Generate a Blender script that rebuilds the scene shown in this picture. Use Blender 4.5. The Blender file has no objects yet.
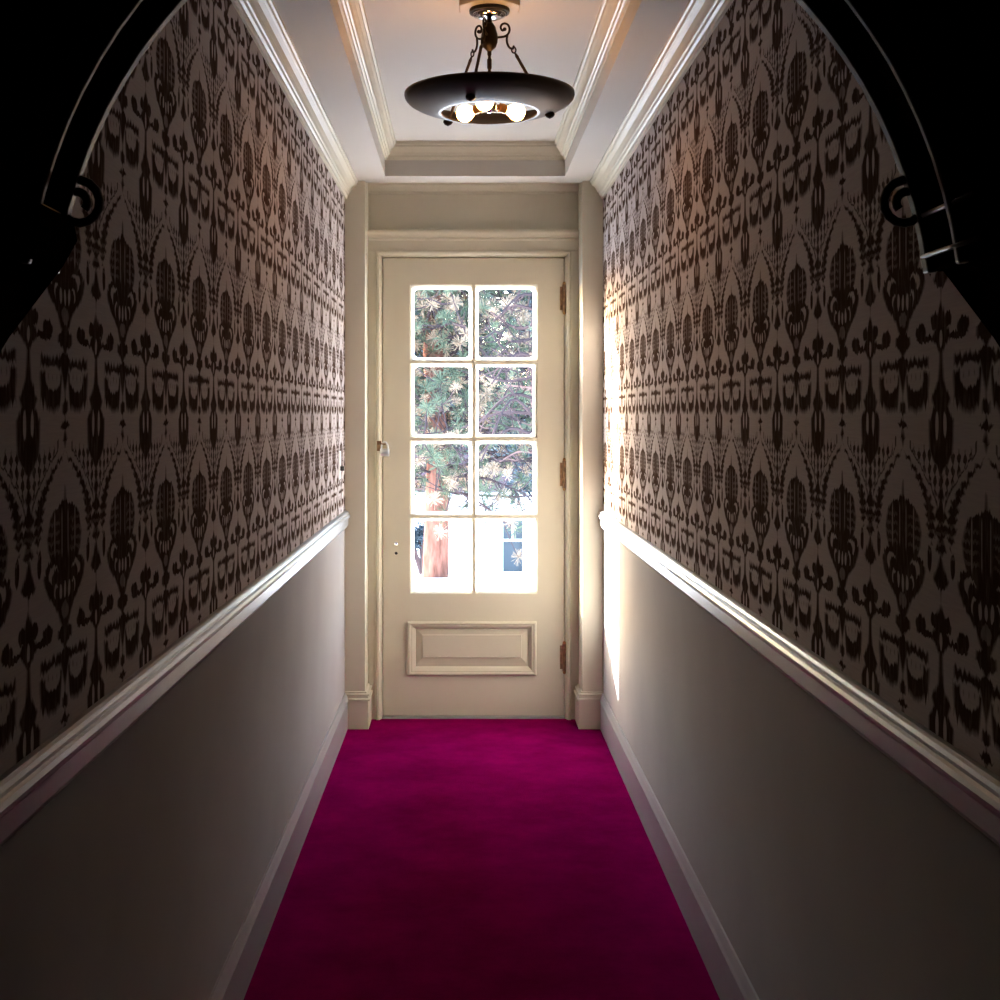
import bpy, bmesh, math, random
from mathutils import Vector, Matrix

random.seed(7)
scene = bpy.context.scene
COL = scene.collection
R = math.radians

# ------------------------------------------------------------------ camera
cam_data = bpy.data.cameras.new('camera')
cam = bpy.data.objects.new('camera', cam_data)
COL.objects.link(cam)
cam.location = (0.0, 0.0, 1.34)
cam.rotation_euler = (R(90), 0, 0)
cam_data.sensor_fit = 'HORIZONTAL'
cam_data.sensor_width = 36.0
cam_data.lens = 36.0 * 1.30
cam_data.shift_x = 0.039
cam_data.shift_y = -0.085
cam_data.clip_start = 0.02
cam_data.clip_end = 500
scene.camera = cam

# ------------------------------------------------------------------ world, sun, exposure
SUN_FROM = Vector((-1.067, 1.0, 0.436)).normalized()
world = bpy.data.worlds.new('sky')
scene.world = world
world.use_nodes = True
wnt = world.node_tree
wnt.nodes.clear()
wo = wnt.nodes.new('ShaderNodeOutputWorld')
wb = wnt.nodes.new('ShaderNodeBackground')
ws = wnt.nodes.new('ShaderNodeTexSky')
ws.sky_type = 'NISHITA'
ws.sun_disc = False
ws.sun_elevation = math.asin(SUN_FROM.z)
ws.sun_rotation = math.atan2(SUN_FROM.x, SUN_FROM.y)
ws.air_density = 1.0
ws.dust_density = 2.0
ws.ozone_density = 1.0
wb.inputs['Strength'].default_value = 4.4
wnt.links.new(ws.outputs[0], wb.inputs['Color'])
wnt.links.new(wb.outputs[0], wo.inputs['Surface'])

sun_data = bpy.data.lights.new('sun', 'SUN')
sun_data.energy = 90.0
sun_data.color = (1.0, 0.975, 0.95)
sun_data.angle = R(0.6)
sun = bpy.data.objects.new('sun', sun_data)
COL.objects.link(sun)
sun.rotation_euler = SUN_FROM.to_track_quat('Z', 'Y').to_euler()

scene.view_settings.view_transform = 'Standard'
scene.view_settings.look = 'None'
scene.view_settings.gamma = 1.0
scene.view_settings.use_curve_mapping = False
scene.view_settings.exposure = 0.0

# ------------------------------------------------------------------ material helpers
def principled(name, color, rough=0.5, metallic=0.0, spec=0.5, coat=0.0, bump=0.0, bump_scale=60.0,
               var=0.0, var_scale=3.0, stretch=None):
    m = bpy.data.materials.new(name)
    m.use_nodes = True
    nt = m.node_tree
    b = nt.nodes['Principled BSDF']
    b.inputs['Base Color'].default_value = (*color, 1)
    b.inputs['Roughness'].default_value = rough
    b.inputs['Metallic'].default_value = metallic
    b.inputs['Specular IOR Level'].default_value = spec
    b.inputs['Coat Weight'].default_value = coat
    if var > 0 or bump > 0:
        tc = nt.nodes.new('ShaderNodeTexCoord')
        src = tc.outputs['Object']
        if stretch:
            mp = nt.nodes.new('ShaderNodeMapping')
            mp.inputs['Scale'].default_value = stretch
            nt.links.new(src, mp.inputs['Vector'])
            src = mp.outputs['Vector']
    if var > 0:
        n = nt.nodes.new('ShaderNodeTexNoise')
        n.inputs['Scale'].default_value = var_scale
        n.inputs['Detail'].default_value = 5
        nt.links.new(src, n.inputs['Vector'])
        rp = nt.nodes.new('ShaderNodeValToRGB')
        rp.color_ramp.elements[0].position = 0.3
        rp.color_ramp.elements[1].position = 0.7
        rp.color_ramp.elements[0].color = (*[c * (1 - var) for c in color], 1)
        rp.color_ramp.elements[1].color = (*[min(1, c * (1 + var)) for c in color], 1)
        nt.links.new(n.outputs['Fac'], rp.inputs['Fac'])
        nt.links.new(rp.outputs['Color'], b.inputs['Base Color'])
    if bump > 0:
        n2 = nt.nodes.new('ShaderNodeTexNoise')
        n2.inputs['Scale'].default_value = bump_scale
        n2.inputs['Detail'].default_value = 4
        nt.links.new(src, n2.inputs['Vector'])
        bp = nt.nodes.new('ShaderNodeBump')
        bp.inputs['Strength'].default_value = bump
        bp.inputs['Distance'].default_value = 0.004
        nt.links.new(n2.outputs['Fac'], bp.inputs['Height'])
        nt.links.new(bp.outputs['Normal'], b.inputs['Normal'])
    return m


M = {}
M['trim'] = principled('cream_gloss_paint', (0.64, 0.60, 0.48), 0.42, bump=0.05, bump_scale=25, var=0.03)
M['rail'] = principled('rail_gloss_paint', (0.32, 0.32, 0.32), 0.32, bump=0.08, bump_scale=30, var=0.03)
M['door'] = principled('door_cream_paint', (0.62, 0.58, 0.455), 0.5, bump=0.06, bump_scale=30, var=0.03)
M['ceiling'] = principled('ceiling_white_paint', (0.54, 0.51, 0.465), 0.7, bump=0.04, bump_scale=80)
M['wainscot'] = principled('wainscot_paint', (0.36, 0.34, 0.33), 0.8, spec=0.0, bump=0.06, bump_scale=20, var=0.05)
M['bronze'] = principled('dark_bronze', (0.030, 0.027, 0.030), 0.36, metallic=0.6, bump=0.03, bump_scale=90)
M['polished'] = principled('polished_dark_nickel', (0.55, 0.55, 0.60), 0.12, metallic=1.0)
M['iron'] = principled('wrought_iron', (0.016, 0.010, 0.008), 0.45, metallic=0.6, bump=0.1, bump_scale=120)
M['brass'] = principled('aged_brass', (0.42, 0.24, 0.10), 0.35, metallic=0.9)
M['hinge'] = principled('brown_hinge_metal', (0.26, 0.15, 0.085), 0.45, metallic=0.6, var=0.35, var_scale=60)
M['chrome'] = principled('brushed_chrome', (0.78, 0.80, 0.82), 0.3, metallic=0.75)
M['black'] = principled('black_plastic', (0.015, 0.015, 0.016), 0.35)
M['plate'] = principled('ivory_plastic', (0.78, 0.75, 0.68), 0.3)
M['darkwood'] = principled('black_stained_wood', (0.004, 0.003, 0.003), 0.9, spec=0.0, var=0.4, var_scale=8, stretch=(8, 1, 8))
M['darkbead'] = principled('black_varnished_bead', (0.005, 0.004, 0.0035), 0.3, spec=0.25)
M['light_sink'] = principled('light_absorbing_umber', (0.02, 0.016, 0.014), 0.8)  # dark colour added to swallow light in the unseen hall end
M['snow'] = principled('snow', (0.88, 0.90, 0.94), 0.7, bump=0.6, bump_scale=2.0)
M['siding'] = principled('white_siding', (0.86, 0.87, 0.90), 0.6)
M['sash'] = principled('white_sash_paint', (0.88, 0.88, 0.88), 0.4)
M['housepane'] = principled('blue_window_glass', (0.024, 0.034, 0.043), 0.6)
M['bark'] = principled('red_bark', (0.125, 0.060, 0.048), 0.9, spec=0.0, bump=1.0, bump_scale=5, var=0.45, var_scale=4, stretch=(3, 3, 0.7))
M['twig'] = principled('grey_brown_twig', (0.045, 0.034, 0.038), 0.9, spec=0.0)
M['needle'] = principled('green_needles', (0.070, 0.092, 0.066), 0.8, spec=0.0, var=0.35, var_scale=1.5)
M['needle_far'] = principled('blue_green_needles', (0.038, 0.054, 0.072), 0.8, spec=0.0, var=0.4, var_scale=1.2)
M['dry'] = principled('cream_dry_needles', (0.24, 0.185, 0.14), 0.8, spec=0.0, var=0.25, var_scale=2)
M['stone'] = principled('grey_stone', (0.35, 0.34, 0.33), 0.8, bump=0.4, bump_scale=20)


def emission(name, color, strength):
    m = bpy.data.materials.new(name)
    m.use_nodes = True
    nt = m.node_tree
    nt.nodes.clear()
    o = nt.nodes.new('ShaderNodeOutputMaterial')
    e = nt.nodes.new('ShaderNodeEmission')
    e.inputs['Color'].default_value = (*color, 1)
    e.inputs['Strength'].default_value = strength
    nt.links.new(e.outputs[0], o.inputs['Surface'])
    return m


M['bulb'] = emission('lit_bulb', (1.0, 0.47, 0.14), 54.0)


def glass_mat():
    m = bpy.data.materials.new('clear_pane_glass')
    m.use_nodes = True
    nt = m.node_tree
    nt.nodes.clear()
    o = nt.nodes.new('ShaderNodeOutputMaterial')
    mx = nt.nodes.new('ShaderNodeMixShader')
    fr = nt.nodes.new('ShaderNodeFresnel')
    fr.inputs['IOR'].default_value = 1.45
    tr = nt.nodes.new('ShaderNodeBsdfTransparent')
    tr.inputs['Color'].default_value = (0.97, 0.985, 1.0, 1)
    gl = nt.nodes.new('ShaderNodeBsdfGlossy')
    gl.inputs['Roughness'].default_value = 0.02
    nt.links.new(fr.outputs[0], mx.inputs[0])
    nt.links.new(tr.outputs[0], mx.inputs[1])
    nt.links.new(gl.outputs[0], mx.inputs[2])
    nt.links.new(mx.outputs[0], o.inputs['Surface'])
    return m


def bevel_mat():
    m = bpy.data.materials.new('pane_bevel_glare')
    m.use_nodes = True
    nt = m.node_tree
    nt.nodes.clear()
    o = nt.nodes.new('ShaderNodeOutputMaterial')
    mx = nt.nodes.new('ShaderNodeMixShader')
    mx.inputs[0].default_value = 0.85
    tl = nt.nodes.new('ShaderNodeBsdfTranslucent')
    tl.inputs['Color'].default_value = (0.20, 0.215, 0.23, 1)  # pale translucency stands in for bright sky refracted at the bevel
    df = nt.nodes.new('ShaderNodeBsdfDiffuse')
    df.inputs['Color'].default_value = (0.5, 0.52, 0.54, 1)
    nt.links.new(df.outputs[0], mx.inputs[1])
    nt.links.new(tl.outputs[0], mx.inputs[2])
    nt.links.new(mx.outputs[0], o.inputs['Surface'])
    return m


M['glass'] = glass_mat()
M['bevel'] = bevel_mat()


def carpet_mat():
    m = bpy.data.materials.new('magenta_carpet')
    m.use_nodes = True
    nt = m.node_tree
    b = nt.nodes['Principled BSDF']
    b.inputs['Roughness'].default_value = 0.95
    b.inputs['Specular IOR Level'].default_value = 0.0
    b.inputs['Sheen Weight'].default_value = 0.0
    b.inputs['Sheen Roughness'].default_value = 0.5
    b.inputs['Sheen Tint'].default_value = (0.9, 0.1, 0.45, 1)
    tc = nt.nodes.new('ShaderNodeTexCoord')
    n = nt.nodes.new('ShaderNodeTexNoise')
    n.inputs['Scale'].default_value = 4.0
    n.inputs['Detail'].default_value = 6
    n.inputs['Roughness'].default_value = 0.65
    nt.links.new(tc.outputs['Object'], n.inputs['Vector'])
    rp = nt.nodes.new('ShaderNodeValToRGB')
    rp.color_ramp.elements[0].position = 0.3
    rp.color_ramp.elements[1].position = 0.72
    rp.color_ramp.elements[0].color = (0.125, 0.0007, 0.040, 1)
    rp.color_ramp.elements[1].color = (0.225, 0.0015, 0.076, 1)
    nt.links.new(n.outputs['Fac'], rp.inputs['Fac'])
    nt.links.new(rp.outputs['Color'], b.inputs['Base Color'])
    n2 = nt.nodes.new('ShaderNodeTexNoise')
    n2.inputs['Scale'].default_value = 260.0
    n2.inputs['Detail'].default_value = 3
    nt.links.new(tc.outputs['Object'], n2.inputs['Vector'])
    bp = nt.nodes.new('ShaderNodeBump')
    bp.inputs['Strength'].default_value = 0.7
    bp.inputs['Distance'].default_value = 0.006
    nt.links.new(n2.outputs['Fac'], bp.inputs['Height'])
    nt.links.new(bp.outputs['Normal'], b.inputs['Normal'])
    return m


M['carpet'] = carpet_mat()


def roof_mat():
    m = bpy.data.materials.new('pink_red_shingles')
    m.use_nodes = True
    nt = m.node_tree
    b = nt.nodes['Principled BSDF']
    b.inputs['Roughness'].default_value = 0.8
    tc = nt.nodes.new('ShaderNodeTexCoord')
    br = nt.nodes.new('ShaderNodeTexBrick')
    br.inputs['Scale'].default_value = 4.0
    br.inputs['Color1'].default_value = (0.060, 0.022, 0.030, 1)
    br.inputs['Color2'].default_value = (0.046, 0.018, 0.027, 1)
    br.inputs['Mortar'].default_value = (0.09, 0.07, 0.085, 1)
    br.inputs['Mortar Size'].default_value = 0.03
    nt.links.new(tc.outputs['Object'], br.inputs['Vector'])
    nt.links.new(br.outputs['Color'], b.inputs['Base Color'])
    return m


M['roof'] = roof_mat()


# ---- printed wallpaper: an ogee and palmette damask built from maths nodes
class X:
    nt = None

    def __init__(s, sock):
        s.s = sock


def mth(op, *a, clamp=False):
    n = X.nt.nodes.new('ShaderNodeMath')
    n.operation = op
    n.use_clamp = clamp
    for i, v in enumerate(a):
        if isinstance(v, X):
            X.nt.links.new(v.s, n.inputs[i])
        else:
            n.inputs[i].default_value = float(v)
    return X(n.outputs[0])


def add(a, b): return mth('ADD', a, b)
def sub(a, b): return mth('SUBTRACT', a, b)
def mul(a, b): return mth('MULTIPLY', a, b)
def mx(a, b): return mth('MAXIMUM', a, b)
def mn(a, b): return mth('MINIMUM', a, b)
def ab(a): return mth('ABSOLUTE', a)
def sat(a, k): return mth('MULTIPLY', a, k, clamp=True)


def curve(t, pts):
    n = X.nt.nodes.new('ShaderNodeFloatCurve')
    c = n.mapping.curves[0]
    pts = sorted(pts)
    while len(c.points) < len(pts):
        c.points.new(0.5, 0.5)
    for p, (x, y) in zip(c.points, pts):
        p.location = (x, y)
        p.handle_type = 'VECTOR'
    n.mapping.update()
    X.nt.links.new(t.s, n.inputs['Value'])
    return X(n.outputs[0])


def wallpaper_mat(y_phase):
    m = bpy.data.materials.new('damask_wallpaper')
    m.use_nodes = True
    nt = m.node_tree
    X.nt = nt
    b = nt.nodes['Principled BSDF']
    b.inputs['Roughness'].default_value = 0.6
    b.inputs['Specular IOR Level'].default_value = 0.0
    tc = nt.nodes.new('ShaderNodeTexCoord')
    sp = nt.nodes.new('ShaderNodeSeparateXYZ')
    nt.links.new(tc.outputs['Object'], sp.inputs[0])
    # feathered print: short vertical streaks
    mp = nt.nodes.new('ShaderNodeMapping')
    mp.inputs['Scale'].default_value = (1, 150, 26)
    nt.links.new(tc.outputs['Object'], mp.inputs['Vector'])
    nz = nt.nodes.new('ShaderNodeTexNoise')
    nz.inputs['Scale'].default_value = 1.0
    nz.inputs['Detail'].default_value = 2
    nt.links.new(mp.outputs[0], nz.inputs['Vector'])
    fuzz = sub(X(nz.outputs['Fac']), 0.5)
    yy, zz = X(sp.outputs[1]), X(sp.outputs[2])
    uu = mul(sub(yy, y_phase), 1 / 0.2835)
    u = ab(sub(mth('FRACT', add(uu, 20.5)), 0.5))
    v = add(mul(sub(1.134, zz), 1 / 0.384), 20.45)
    v = add(v, mul(fuzz, 0.045))
    t = mth('FRACT', v)
    w = sub(0.5, u)
    K = 32.0

    def ell(cu, ct, ru, rt, a=None, k=3.0):
        a = a or u
        e = add(mth('POWER', ab(mul(sub(a, cu), 1 / ru)), 2), mth('POWER', ab(mul(sub(t, ct), 1 / rt)), 2))
        return sat(sub(1.0, e), k)

    cA = curve(t, [(0, .035), (.02, .02), (.035, 0), (.140, 0), (.155, .02), (.20, .03), (.212, .07), (.235, .19), (.26, .235), (.32, .27), (.375, .25),
                   (.40, .22), (.415, .30), (.45, .32), (.48, .30), (.52, .245), (.555, .16), (.58, .115), (.615, .08),
                   (.628, .06), (.64, .115), (.668, .12), (.69, .05), (.705, .03), (.72, .10), (.84, .02), (.86, .02), (.875, .055), (.905, .055),
                   (.915, .015), (.93, .02), (.95, .09), (.965, .02), (1, .05)])
    A = sat(sub(cA, u), K)
    # ogee outline
    cc = curve(t, [(0, 0), (.03, .0), (.05, .04), (.10, .165), (.15, .265), (.20, .335), (.26, .375), (.34, .385), (1, .385)])
    cw = curve(t, [(0, 0), (.03, 0), (.045, .045), (.10, .058), (.17, .075), (.25, .085), (.30, .08), (.35, .03), (.37, 0), (1, 0)])
    barb = mul(mth('PINGPONG', t, .016), 2.2)
    B = sat(sub(sub(cw, barb), ab(sub(u, cc))), K)
    B2 = mul(sat(sub(.016, ab(sub(u, add(cc, .105)))), K * 2), sat(sub(.24, t), 30))
    # column between the ogees
    cC = curve(t, [(0, .16), (.04, .15), (.07, .10), (.11, .02), (.12, .04), (.15, .02), (.18, .06), (.21, .02), (.25, .10), (.27, .04), (.30, .115), (.325, .04),
                   (.36, .085), (.378, .02), (.385, .03), (.42, .055), (.462, .11), (.48, .075), (.492, .02), (.53, .012), (.56, .045), (.60, .10),
                   (.628, .09), (.655, .14), (.68, .08), (.705, .035), (.76, .04), (.80, .05), (.83, .085), (.86, .13), (.89, .10), (.93, .165), (1, .16)])
    C = sat(sub(cC, w), K)
    lobes = mx(ell(.245, .632, .075, .032), ell(.30, .655, .12, .014))
    lobes = mx(lobes, mx(ell(.42, .60, .05, .03), ell(.36, .40, .03, .05)))
    # fringe bar
    teeth = mul(mth('PINGPONG', mul(u, 1.0), .028), .5)
    bar = mn(sat(sub(.026, ab(sub(t, add(.738, sub(teeth, .007))))), 60), sat(sub(.36, u), K))
    # dark hoods with paler scallops in them
    hood = mn(ell(.175, .79, .20, .125, k=2.5), sat(sub(t, .765), 60))
    hood = mx(hood, mn(mn(sat(sub(u, .03), K), sat(sub(.36, u), K)), mn(sat(sub(t, .80), 60), sat(sub(add(.862, mul(teeth, 3.2)), t), 60))))
    gap = sat(sub(sub(.062, mul(sub(t, .80), -.25)), u), 40)
    hood = mul(hood, sub(1.0, gap))
    scal = ell(.175, .788, .115, .046, k=3)
    scal_rib = mul(mn(sat(sub(.012, mth('PINGPONG', u, .03)), 80), sat(sub(.80, t), 50)), .6)
    # lace between apexes
    lace = mul(sat(sub(mth('SINE', mul(u, 92.0)), sub(.0, mul(mth('SINE', mul(t, 150.0)), .7))), 3), .9)
    lace = mul(lace, mn(sat(sub(u, add(cc, .10)), 25), mn(sat(sub(.26, t), 40), sat(sub(t, .015), 40))))
    dark = A
    for q in (B, B2, C, lobes, bar, lace):
        dark = mx(dark, q)
    dark = mx(mul(dark, sub(1.0, mul(scal, 1.0))), mul(hood, sub(1.0, mul(scal, sub(1.0, scal_rib)))))
    # pale cut-outs in the palmette
    eye = mul(ell(.165, .448, .075, .034), sub(1.0, ell(.135, .464, .062, .036)))
    notch = mul(ell(.275, .402, .065, .036), sub(1.0, ell(.235, .420, .05, .03)))
    fan = mx(ell(.0, .513, .018, .030), ell(.062, .508, .020, .030))
    fan = mx(fan, mul(ell(.125, .503, .035, .030), sub(1.0, ell(.108, .512, .036, .030))))
    ribs = mul(mx(sat(sub(.010, ab(sub(u, .045))), 100), sat(sub(.012, ab(sub(u, .15))), 100)), mn(sat(sub(t, .225), 40), sat(sub(.40, t), 40)))
    plume = mul(sat(sub(mth('SINE', mul(t, 190.0)), .1), 2), mul(mn(sat(sub(t, .25), 40), sat(sub(.40, t), 40)), sat(sub(u, .06), 30)))
    slit = mx(ell(.048, .945, .022, .05, a=w), ell(.0, .66, .02, .03, a=w))
    lite = mx(mx(eye, notch), mx(fan, mx(mul(ribs, .8), mx(mul(plume, .25), mul(slit, .9)))))
    lite = mx(lite, mul(ell(0, .575, .06, .03), .4))
    dark = mul(dark, sub(1.0, lite))
    worn = sat(add(dark, mul(fuzz, .6)), 1.0)
    worn = mul(worn, sat(mul(dark, 4.0), 1.0))
    mixc = nt.nodes.new('ShaderNodeMix')
    mixc.data_type = 'RGBA'
    mixc.inputs['A'].default_value = (0.50, 0.44, 0.42, 1)
    mixc.inputs['B'].default_value = (0.062, 0.036, 0.025, 1)
    nt.links.new(worn.s, mixc.inputs['Factor'])
    # woven ground, faint sideways threads
    mp2 = nt.nodes.new('ShaderNodeMapping')
    mp2.inputs['Scale'].default_value = (1, 20, 420)
    nt.links.new(tc.outputs['Object'], mp2.inputs['Vector'])
    n3 = nt.nodes.new('ShaderNodeTexNoise')
    n3.inputs['Scale'].default_value = 1.0
    nt.links.new(mp2.outputs[0], n3.inputs['Vector'])
    thr = add(.86, mul(X(n3.outputs['Fac']), .28))
    fin = nt.nodes.new('ShaderNodeMix')
    fin.data_type = 'RGBA'
    fin.blend_type = 'MULTIPLY'
    fin.inputs['Factor'].default_value = 1.0
    nt.links.new(mixc.outputs['Result'], fin.inputs['A'])
    nt.links.new(thr.s, fin.inputs['B'])
    nt.links.new(fin.outputs['Result'], b.inputs['Base Color'])
    return m


M['paper_left'] = wallpaper_mat(1.988)
M['paper_right'] = wallpaper_mat(2.92)


# ------------------------------------------------------------------ mesh helpers
def obj(name, bm, mat, parent=None, smooth=False, bevel=0.0):
    bmesh.ops.recalc_face_normals(bm, faces=bm.faces)
    me = bpy.data.meshes.new(name)
    bm.to_mesh(me)
    bm.free()
    me.materials.append(M[mat] if isinstance(mat, str) else mat)
    if smooth:
        for p in me.polygons:
            p.use_smooth = True
    o = bpy.data.objects.new(name, me)
    COL.objects.link(o)
    if parent:
        o.parent = parent
        o.matrix_parent_inverse = Matrix.Translation(-Vector(parent_origin(parent)))
    if bevel > 0:
        md = o.modifiers.new('bevel', 'BEVEL')
        md.width = bevel
        md.segments = 2
        md.limit_method = 'ANGLE'
    return o


def parent_origin(p):
    v = Vector(p.location)
    while p.parent:
        # parts are written in world coordinates and keep an identity world matrix
        p = p.parent
        v = Vector((0, 0, 0))
        break
    return v


def empty(name, loc=(0, 0, 0)):
    o = bpy.data.objects.new(name, None)
    o.empty_display_size = 0.1
    COL.objects.link(o)
    o.location = loc
    return o


def tag(o, label=None, cat=None, kind=None, group=None):
    if label: o['label'] = label
    if cat: o['category'] = cat
    if kind: o['kind'] = kind
    if group: o['group'] = group
    return o


def NB(): return bmesh.new()


def box(bm, a, b):
    x0, y0, z0 = a
    x1, y1, z1 = b
    vs = [bm.verts.new(p) for p in ((x0, y0, z0), (x1, y0, z0), (x1, y1, z0), (x0, y1, z0),
                                    (x0, y0, z1), (x1, y0, z1), (x1, y1, z1), (x0, y1, z1))]
    for f in ((0, 3, 2, 1), (4, 5, 6, 7), (0, 1, 5, 4), (1, 2, 6, 5), (2, 3, 7, 6), (3, 0, 4, 7)):
        bm.faces.new([vs[i] for i in f])
    return bm


def prism(bm, pts, z0, z1):
    lo = [bm.verts.new((x, y, z0)) for x, y in pts]
    hi = [bm.verts.new((x, y, z1)) for x, y in pts]
    n = len(pts)
    bm.faces.new(lo[::-1])
    bm.faces.new(hi)
    for i in range(n):
        bm.faces.new((lo[i], lo[(i + 1) % n], hi[(i + 1) % n], hi[i]))
    return bm


def sweep(bm, rings, closed=True, caps=True):
    vr = [[bm.verts.new(p) for p in r] for r in rings]
    n = len(vr[0])
    for a, b in zip(vr[:-1], vr[1:]):
        for i in range(n if closed else n - 1):
            j = (i + 1) % n
            bm.faces.new((a[i], a[j], b[j], b[i]))
    if caps and closed:
        bm.faces.new(vr[0][::-1])
        bm.faces.new(vr[-1])
    return bm


def tube(bm, pts, rad, n=8):
    pts = [Vector(p) for p in pts]
    rads = rad if isinstance(rad, (list, tuple)) else [rad] * len(pts)
    rings = []
    prev = None
    for i, p in enumerate(pts):
        d = (pts[min(i + 1, len(pts) - 1)] - pts[max(i - 1, 0)])
        if d.length < 1e-9: d = Vector((0, 0, 1))
        d.normalize()
        ref = prev if prev is not None else (Vector((1, 0, 0)) if abs(d.x) < .9 else Vector((0, 1, 0)))
        u = (ref - d * ref.dot(d))
        if u.length < 1e-6:
            ref = Vector((0, 1, 0)); u = ref - d * ref.dot(d)
        u.normalize()
        prev = u
        w = d.cross(u)
        rings.append([p + (u * math.cos(2 * math.pi * k / n) + w * math.sin(2 * math.pi * k / n)) * rads[i] for k in range(n)])
    return sweep(bm, rings)


def spline(pts, k=6):
    """Catmull-Rom through the points."""
    P = [Vector(p) for p in pts]
    P = [P[0] * 2 - P[1]] + P + [P[-1] * 2 - P[-2]]
    out = []
    for i in range(1, len(P) - 2):
        for s in range(k):
            t = s / k
            a, b, c, d = P[i - 1], P[i], P[i + 1], P[i + 2]
            out.append(0.5 * ((2 * b) + (c - a) * t + (2 * a - 5 * b + 4 * c - d) * t * t + (3 * b - a - 3 * c + d) * t ** 3))
    out.append(P[-2])
    return out


def lathe(bm, prof, c, n=32, close=False):
    rings = []
    for r, z in prof:
        rings.append([(c[0] + r * math.cos(2 * math.pi * k / n), c[1] + r * math.sin(2 * math.pi * k / n), z) for k in range(n)])
    if close:
        rings.append(rings[0])
    vr = []
    for i, r in enumerate(rings):
        if close and i == len(rings) - 1:
            vr.append(vr[0])
        else:
            vr.append([bm.verts.new(p) for p in r])
    for a, b in zip(vr[:-1], vr[1:]):
        for i in range(n):
            j = (i + 1) % n
            bm.faces.new((a[i], a[j], b[j], b[i]))
    if not close:
        if prof[0][0] > 1e-4: bm.faces.new(vr[0][::-1])
        if prof[-1][0] > 1e-4: bm.faces.new(vr[-1])
    bmesh.ops.remove_doubles(bm, verts=bm.verts, dist=1e-5)
    return bm


def ball(bm, c, r, sx=1, sy=1, sz=1, u=12, v=8):
    g = bmesh.ops.create_uvsphere(bm, u_segments=u, v_segments=v, radius=r)
    for vtx in g['verts']:
        vtx.co = Vector((vtx.co.x * sx + c[0], vtx.co.y * sy + c[1], vtx.co.z * sz + c[2]))
    return bm


def moulding(bm, p0, p1, inward, prof):
    """sweep a (out, z) profile along the straight line p0-p1; inward = unit XY vector off the wall."""
    rings = []
    for p in (p0, p1):
        rings.append([(p[0] + inward[0] * o, p[1] + inward[1] * o, p[2] + z) for o, z in prof])
    return sweep(bm, rings)


# ------------------------------------------------------------------ layout
YB, YP, YD = -3.2, 5.56, 5.745      # wall behind the camera, pilaster faces, face of the door
XR = 0.607
TAPER = 0.006


def xl(y): return -0.496 + TAPER * (y - 5.56)


Z1, Z2 = 2.34, 2.477                # soffit and tray ceiling
RAIL0, RAIL1 = 0.868, 0.932
BASE = 0.150
YE = 5.84                           # outer face of the end wall
DX0, DX1, DZ0, DZ1 = -0.344, 0.455, 0.012, 2.034


def S(o, label, cat): return tag(o, label, cat, 'structure')


# floor
o = obj('floor', box(NB(), (-0.75, YB - .1, -0.12), (0.80, YE, 0.0)), 'carpet')
S(o, 'plain magenta pile carpet running along the hallway to the glazed door', 'carpet floor')

# side walls: wallpaper above, painted wainscot below
YS = 0.2   # the corridor's papered walls end here; the unseen walls behind are made dark to absorb light
def wall_strip(bm, side, z0, z1, y0, y1):
    if side < 0:
        return prism(bm, [(xl(y0) - .12, y0), (xl(y0), y0), (xl(y1), y1), (xl(y1) - .12, y1)], z0, z1)
    return prism(bm, [(XR, y0), (XR + .12, y0), (XR + .12, y1), (XR, y1)], z0, z1)


for side, nm in ((-1, 'left'), (1, 'right')):
    o = obj('wall_' + nm, wall_strip(NB(), side, 0.90, Z1 + .25, YS, YE), 'paper_' + nm)
    S(o, 'hallway wall with the light switch, brown damask wallpaper over painted wainscot' if side < 0 else
      'hallway wall on the hinge side of the door, brown damask wallpaper over wainscot', 'wall')
    c = obj('wainscot', wall_strip(NB(), side, -.02, 0.90, YS, YE), 'wainscot', o)
    c['label'] = 'plain grey-cream painted wainscot below the chair rail'
    # chair rail
    if side < 0:
        p0, p1, inw = (xl(YS), YS, 0), (xl(YP + .01), YP + .01, 0), (1, 0)
    else:
        p0, p1, inw = (XR, YS, 0), (XR, YP + .01, 0), (-1, 0)
    H = RAIL1
    prof = [(-.01, H), (.008, H), (.013, H - .003), (.016, H - .008), (.016, H - .013), (.020, H - .016), (.023, H - .022), (.022, H - .028),
            (.017, H - .032), (.015, H - .036), (.015, H - .062), (.011, H - .068), (.005, H - .075), (-.01, H - .075)]
    r = obj('trim_chair_rail', moulding(NB(), p0, p1, inw, prof), 'rail')
    S(r, 'glossy moulded chair rail along the wall %s' % ('with the light switch' if side < 0 else 'on the hinge side of the door'), 'chair rail')
    prof = [(-.01, -.01), (.013, -.01), (.013, .110), (.016, .116), (.016, .124), (.012, .132), (.009, .142), (.005, .152), (-.01, .152)]
    r = obj('baseboard_' + nm, moulding(NB(), p0, p1, inw, prof), 'rail')
    S(r, 'tall cream baseboard with moulded top along the wall %s' % ('with the light switch' if side < 0 else 'on the hinge side of the door'), 'baseboard')
    # crown
    prof = [(-.01, Z1 - .078), (.008, Z1 - .078), (.011, Z1 - .072), (.011, Z1 - .064), (.017, Z1 - .060), (.019, Z1 - .052), (.023, Z1 - .050),
            (.027, Z1 - .040), (.034, Z1 - .028), (.044, Z1 - .020), (.049, Z1 - .018), (.051, Z1 - .010), (.056, Z1 - .007), (.057, Z1 + .01), (-.01, Z1 + .01)]
    r = obj('trim_crown', moulding(NB(), p0, p1, inw, prof), 'trim')
    S(r, 'stepped cream crown moulding above the wallpaper %s' % ('with the light switch' if side < 0 else 'on the hinge side of the door'), 'crown moulding')

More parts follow.
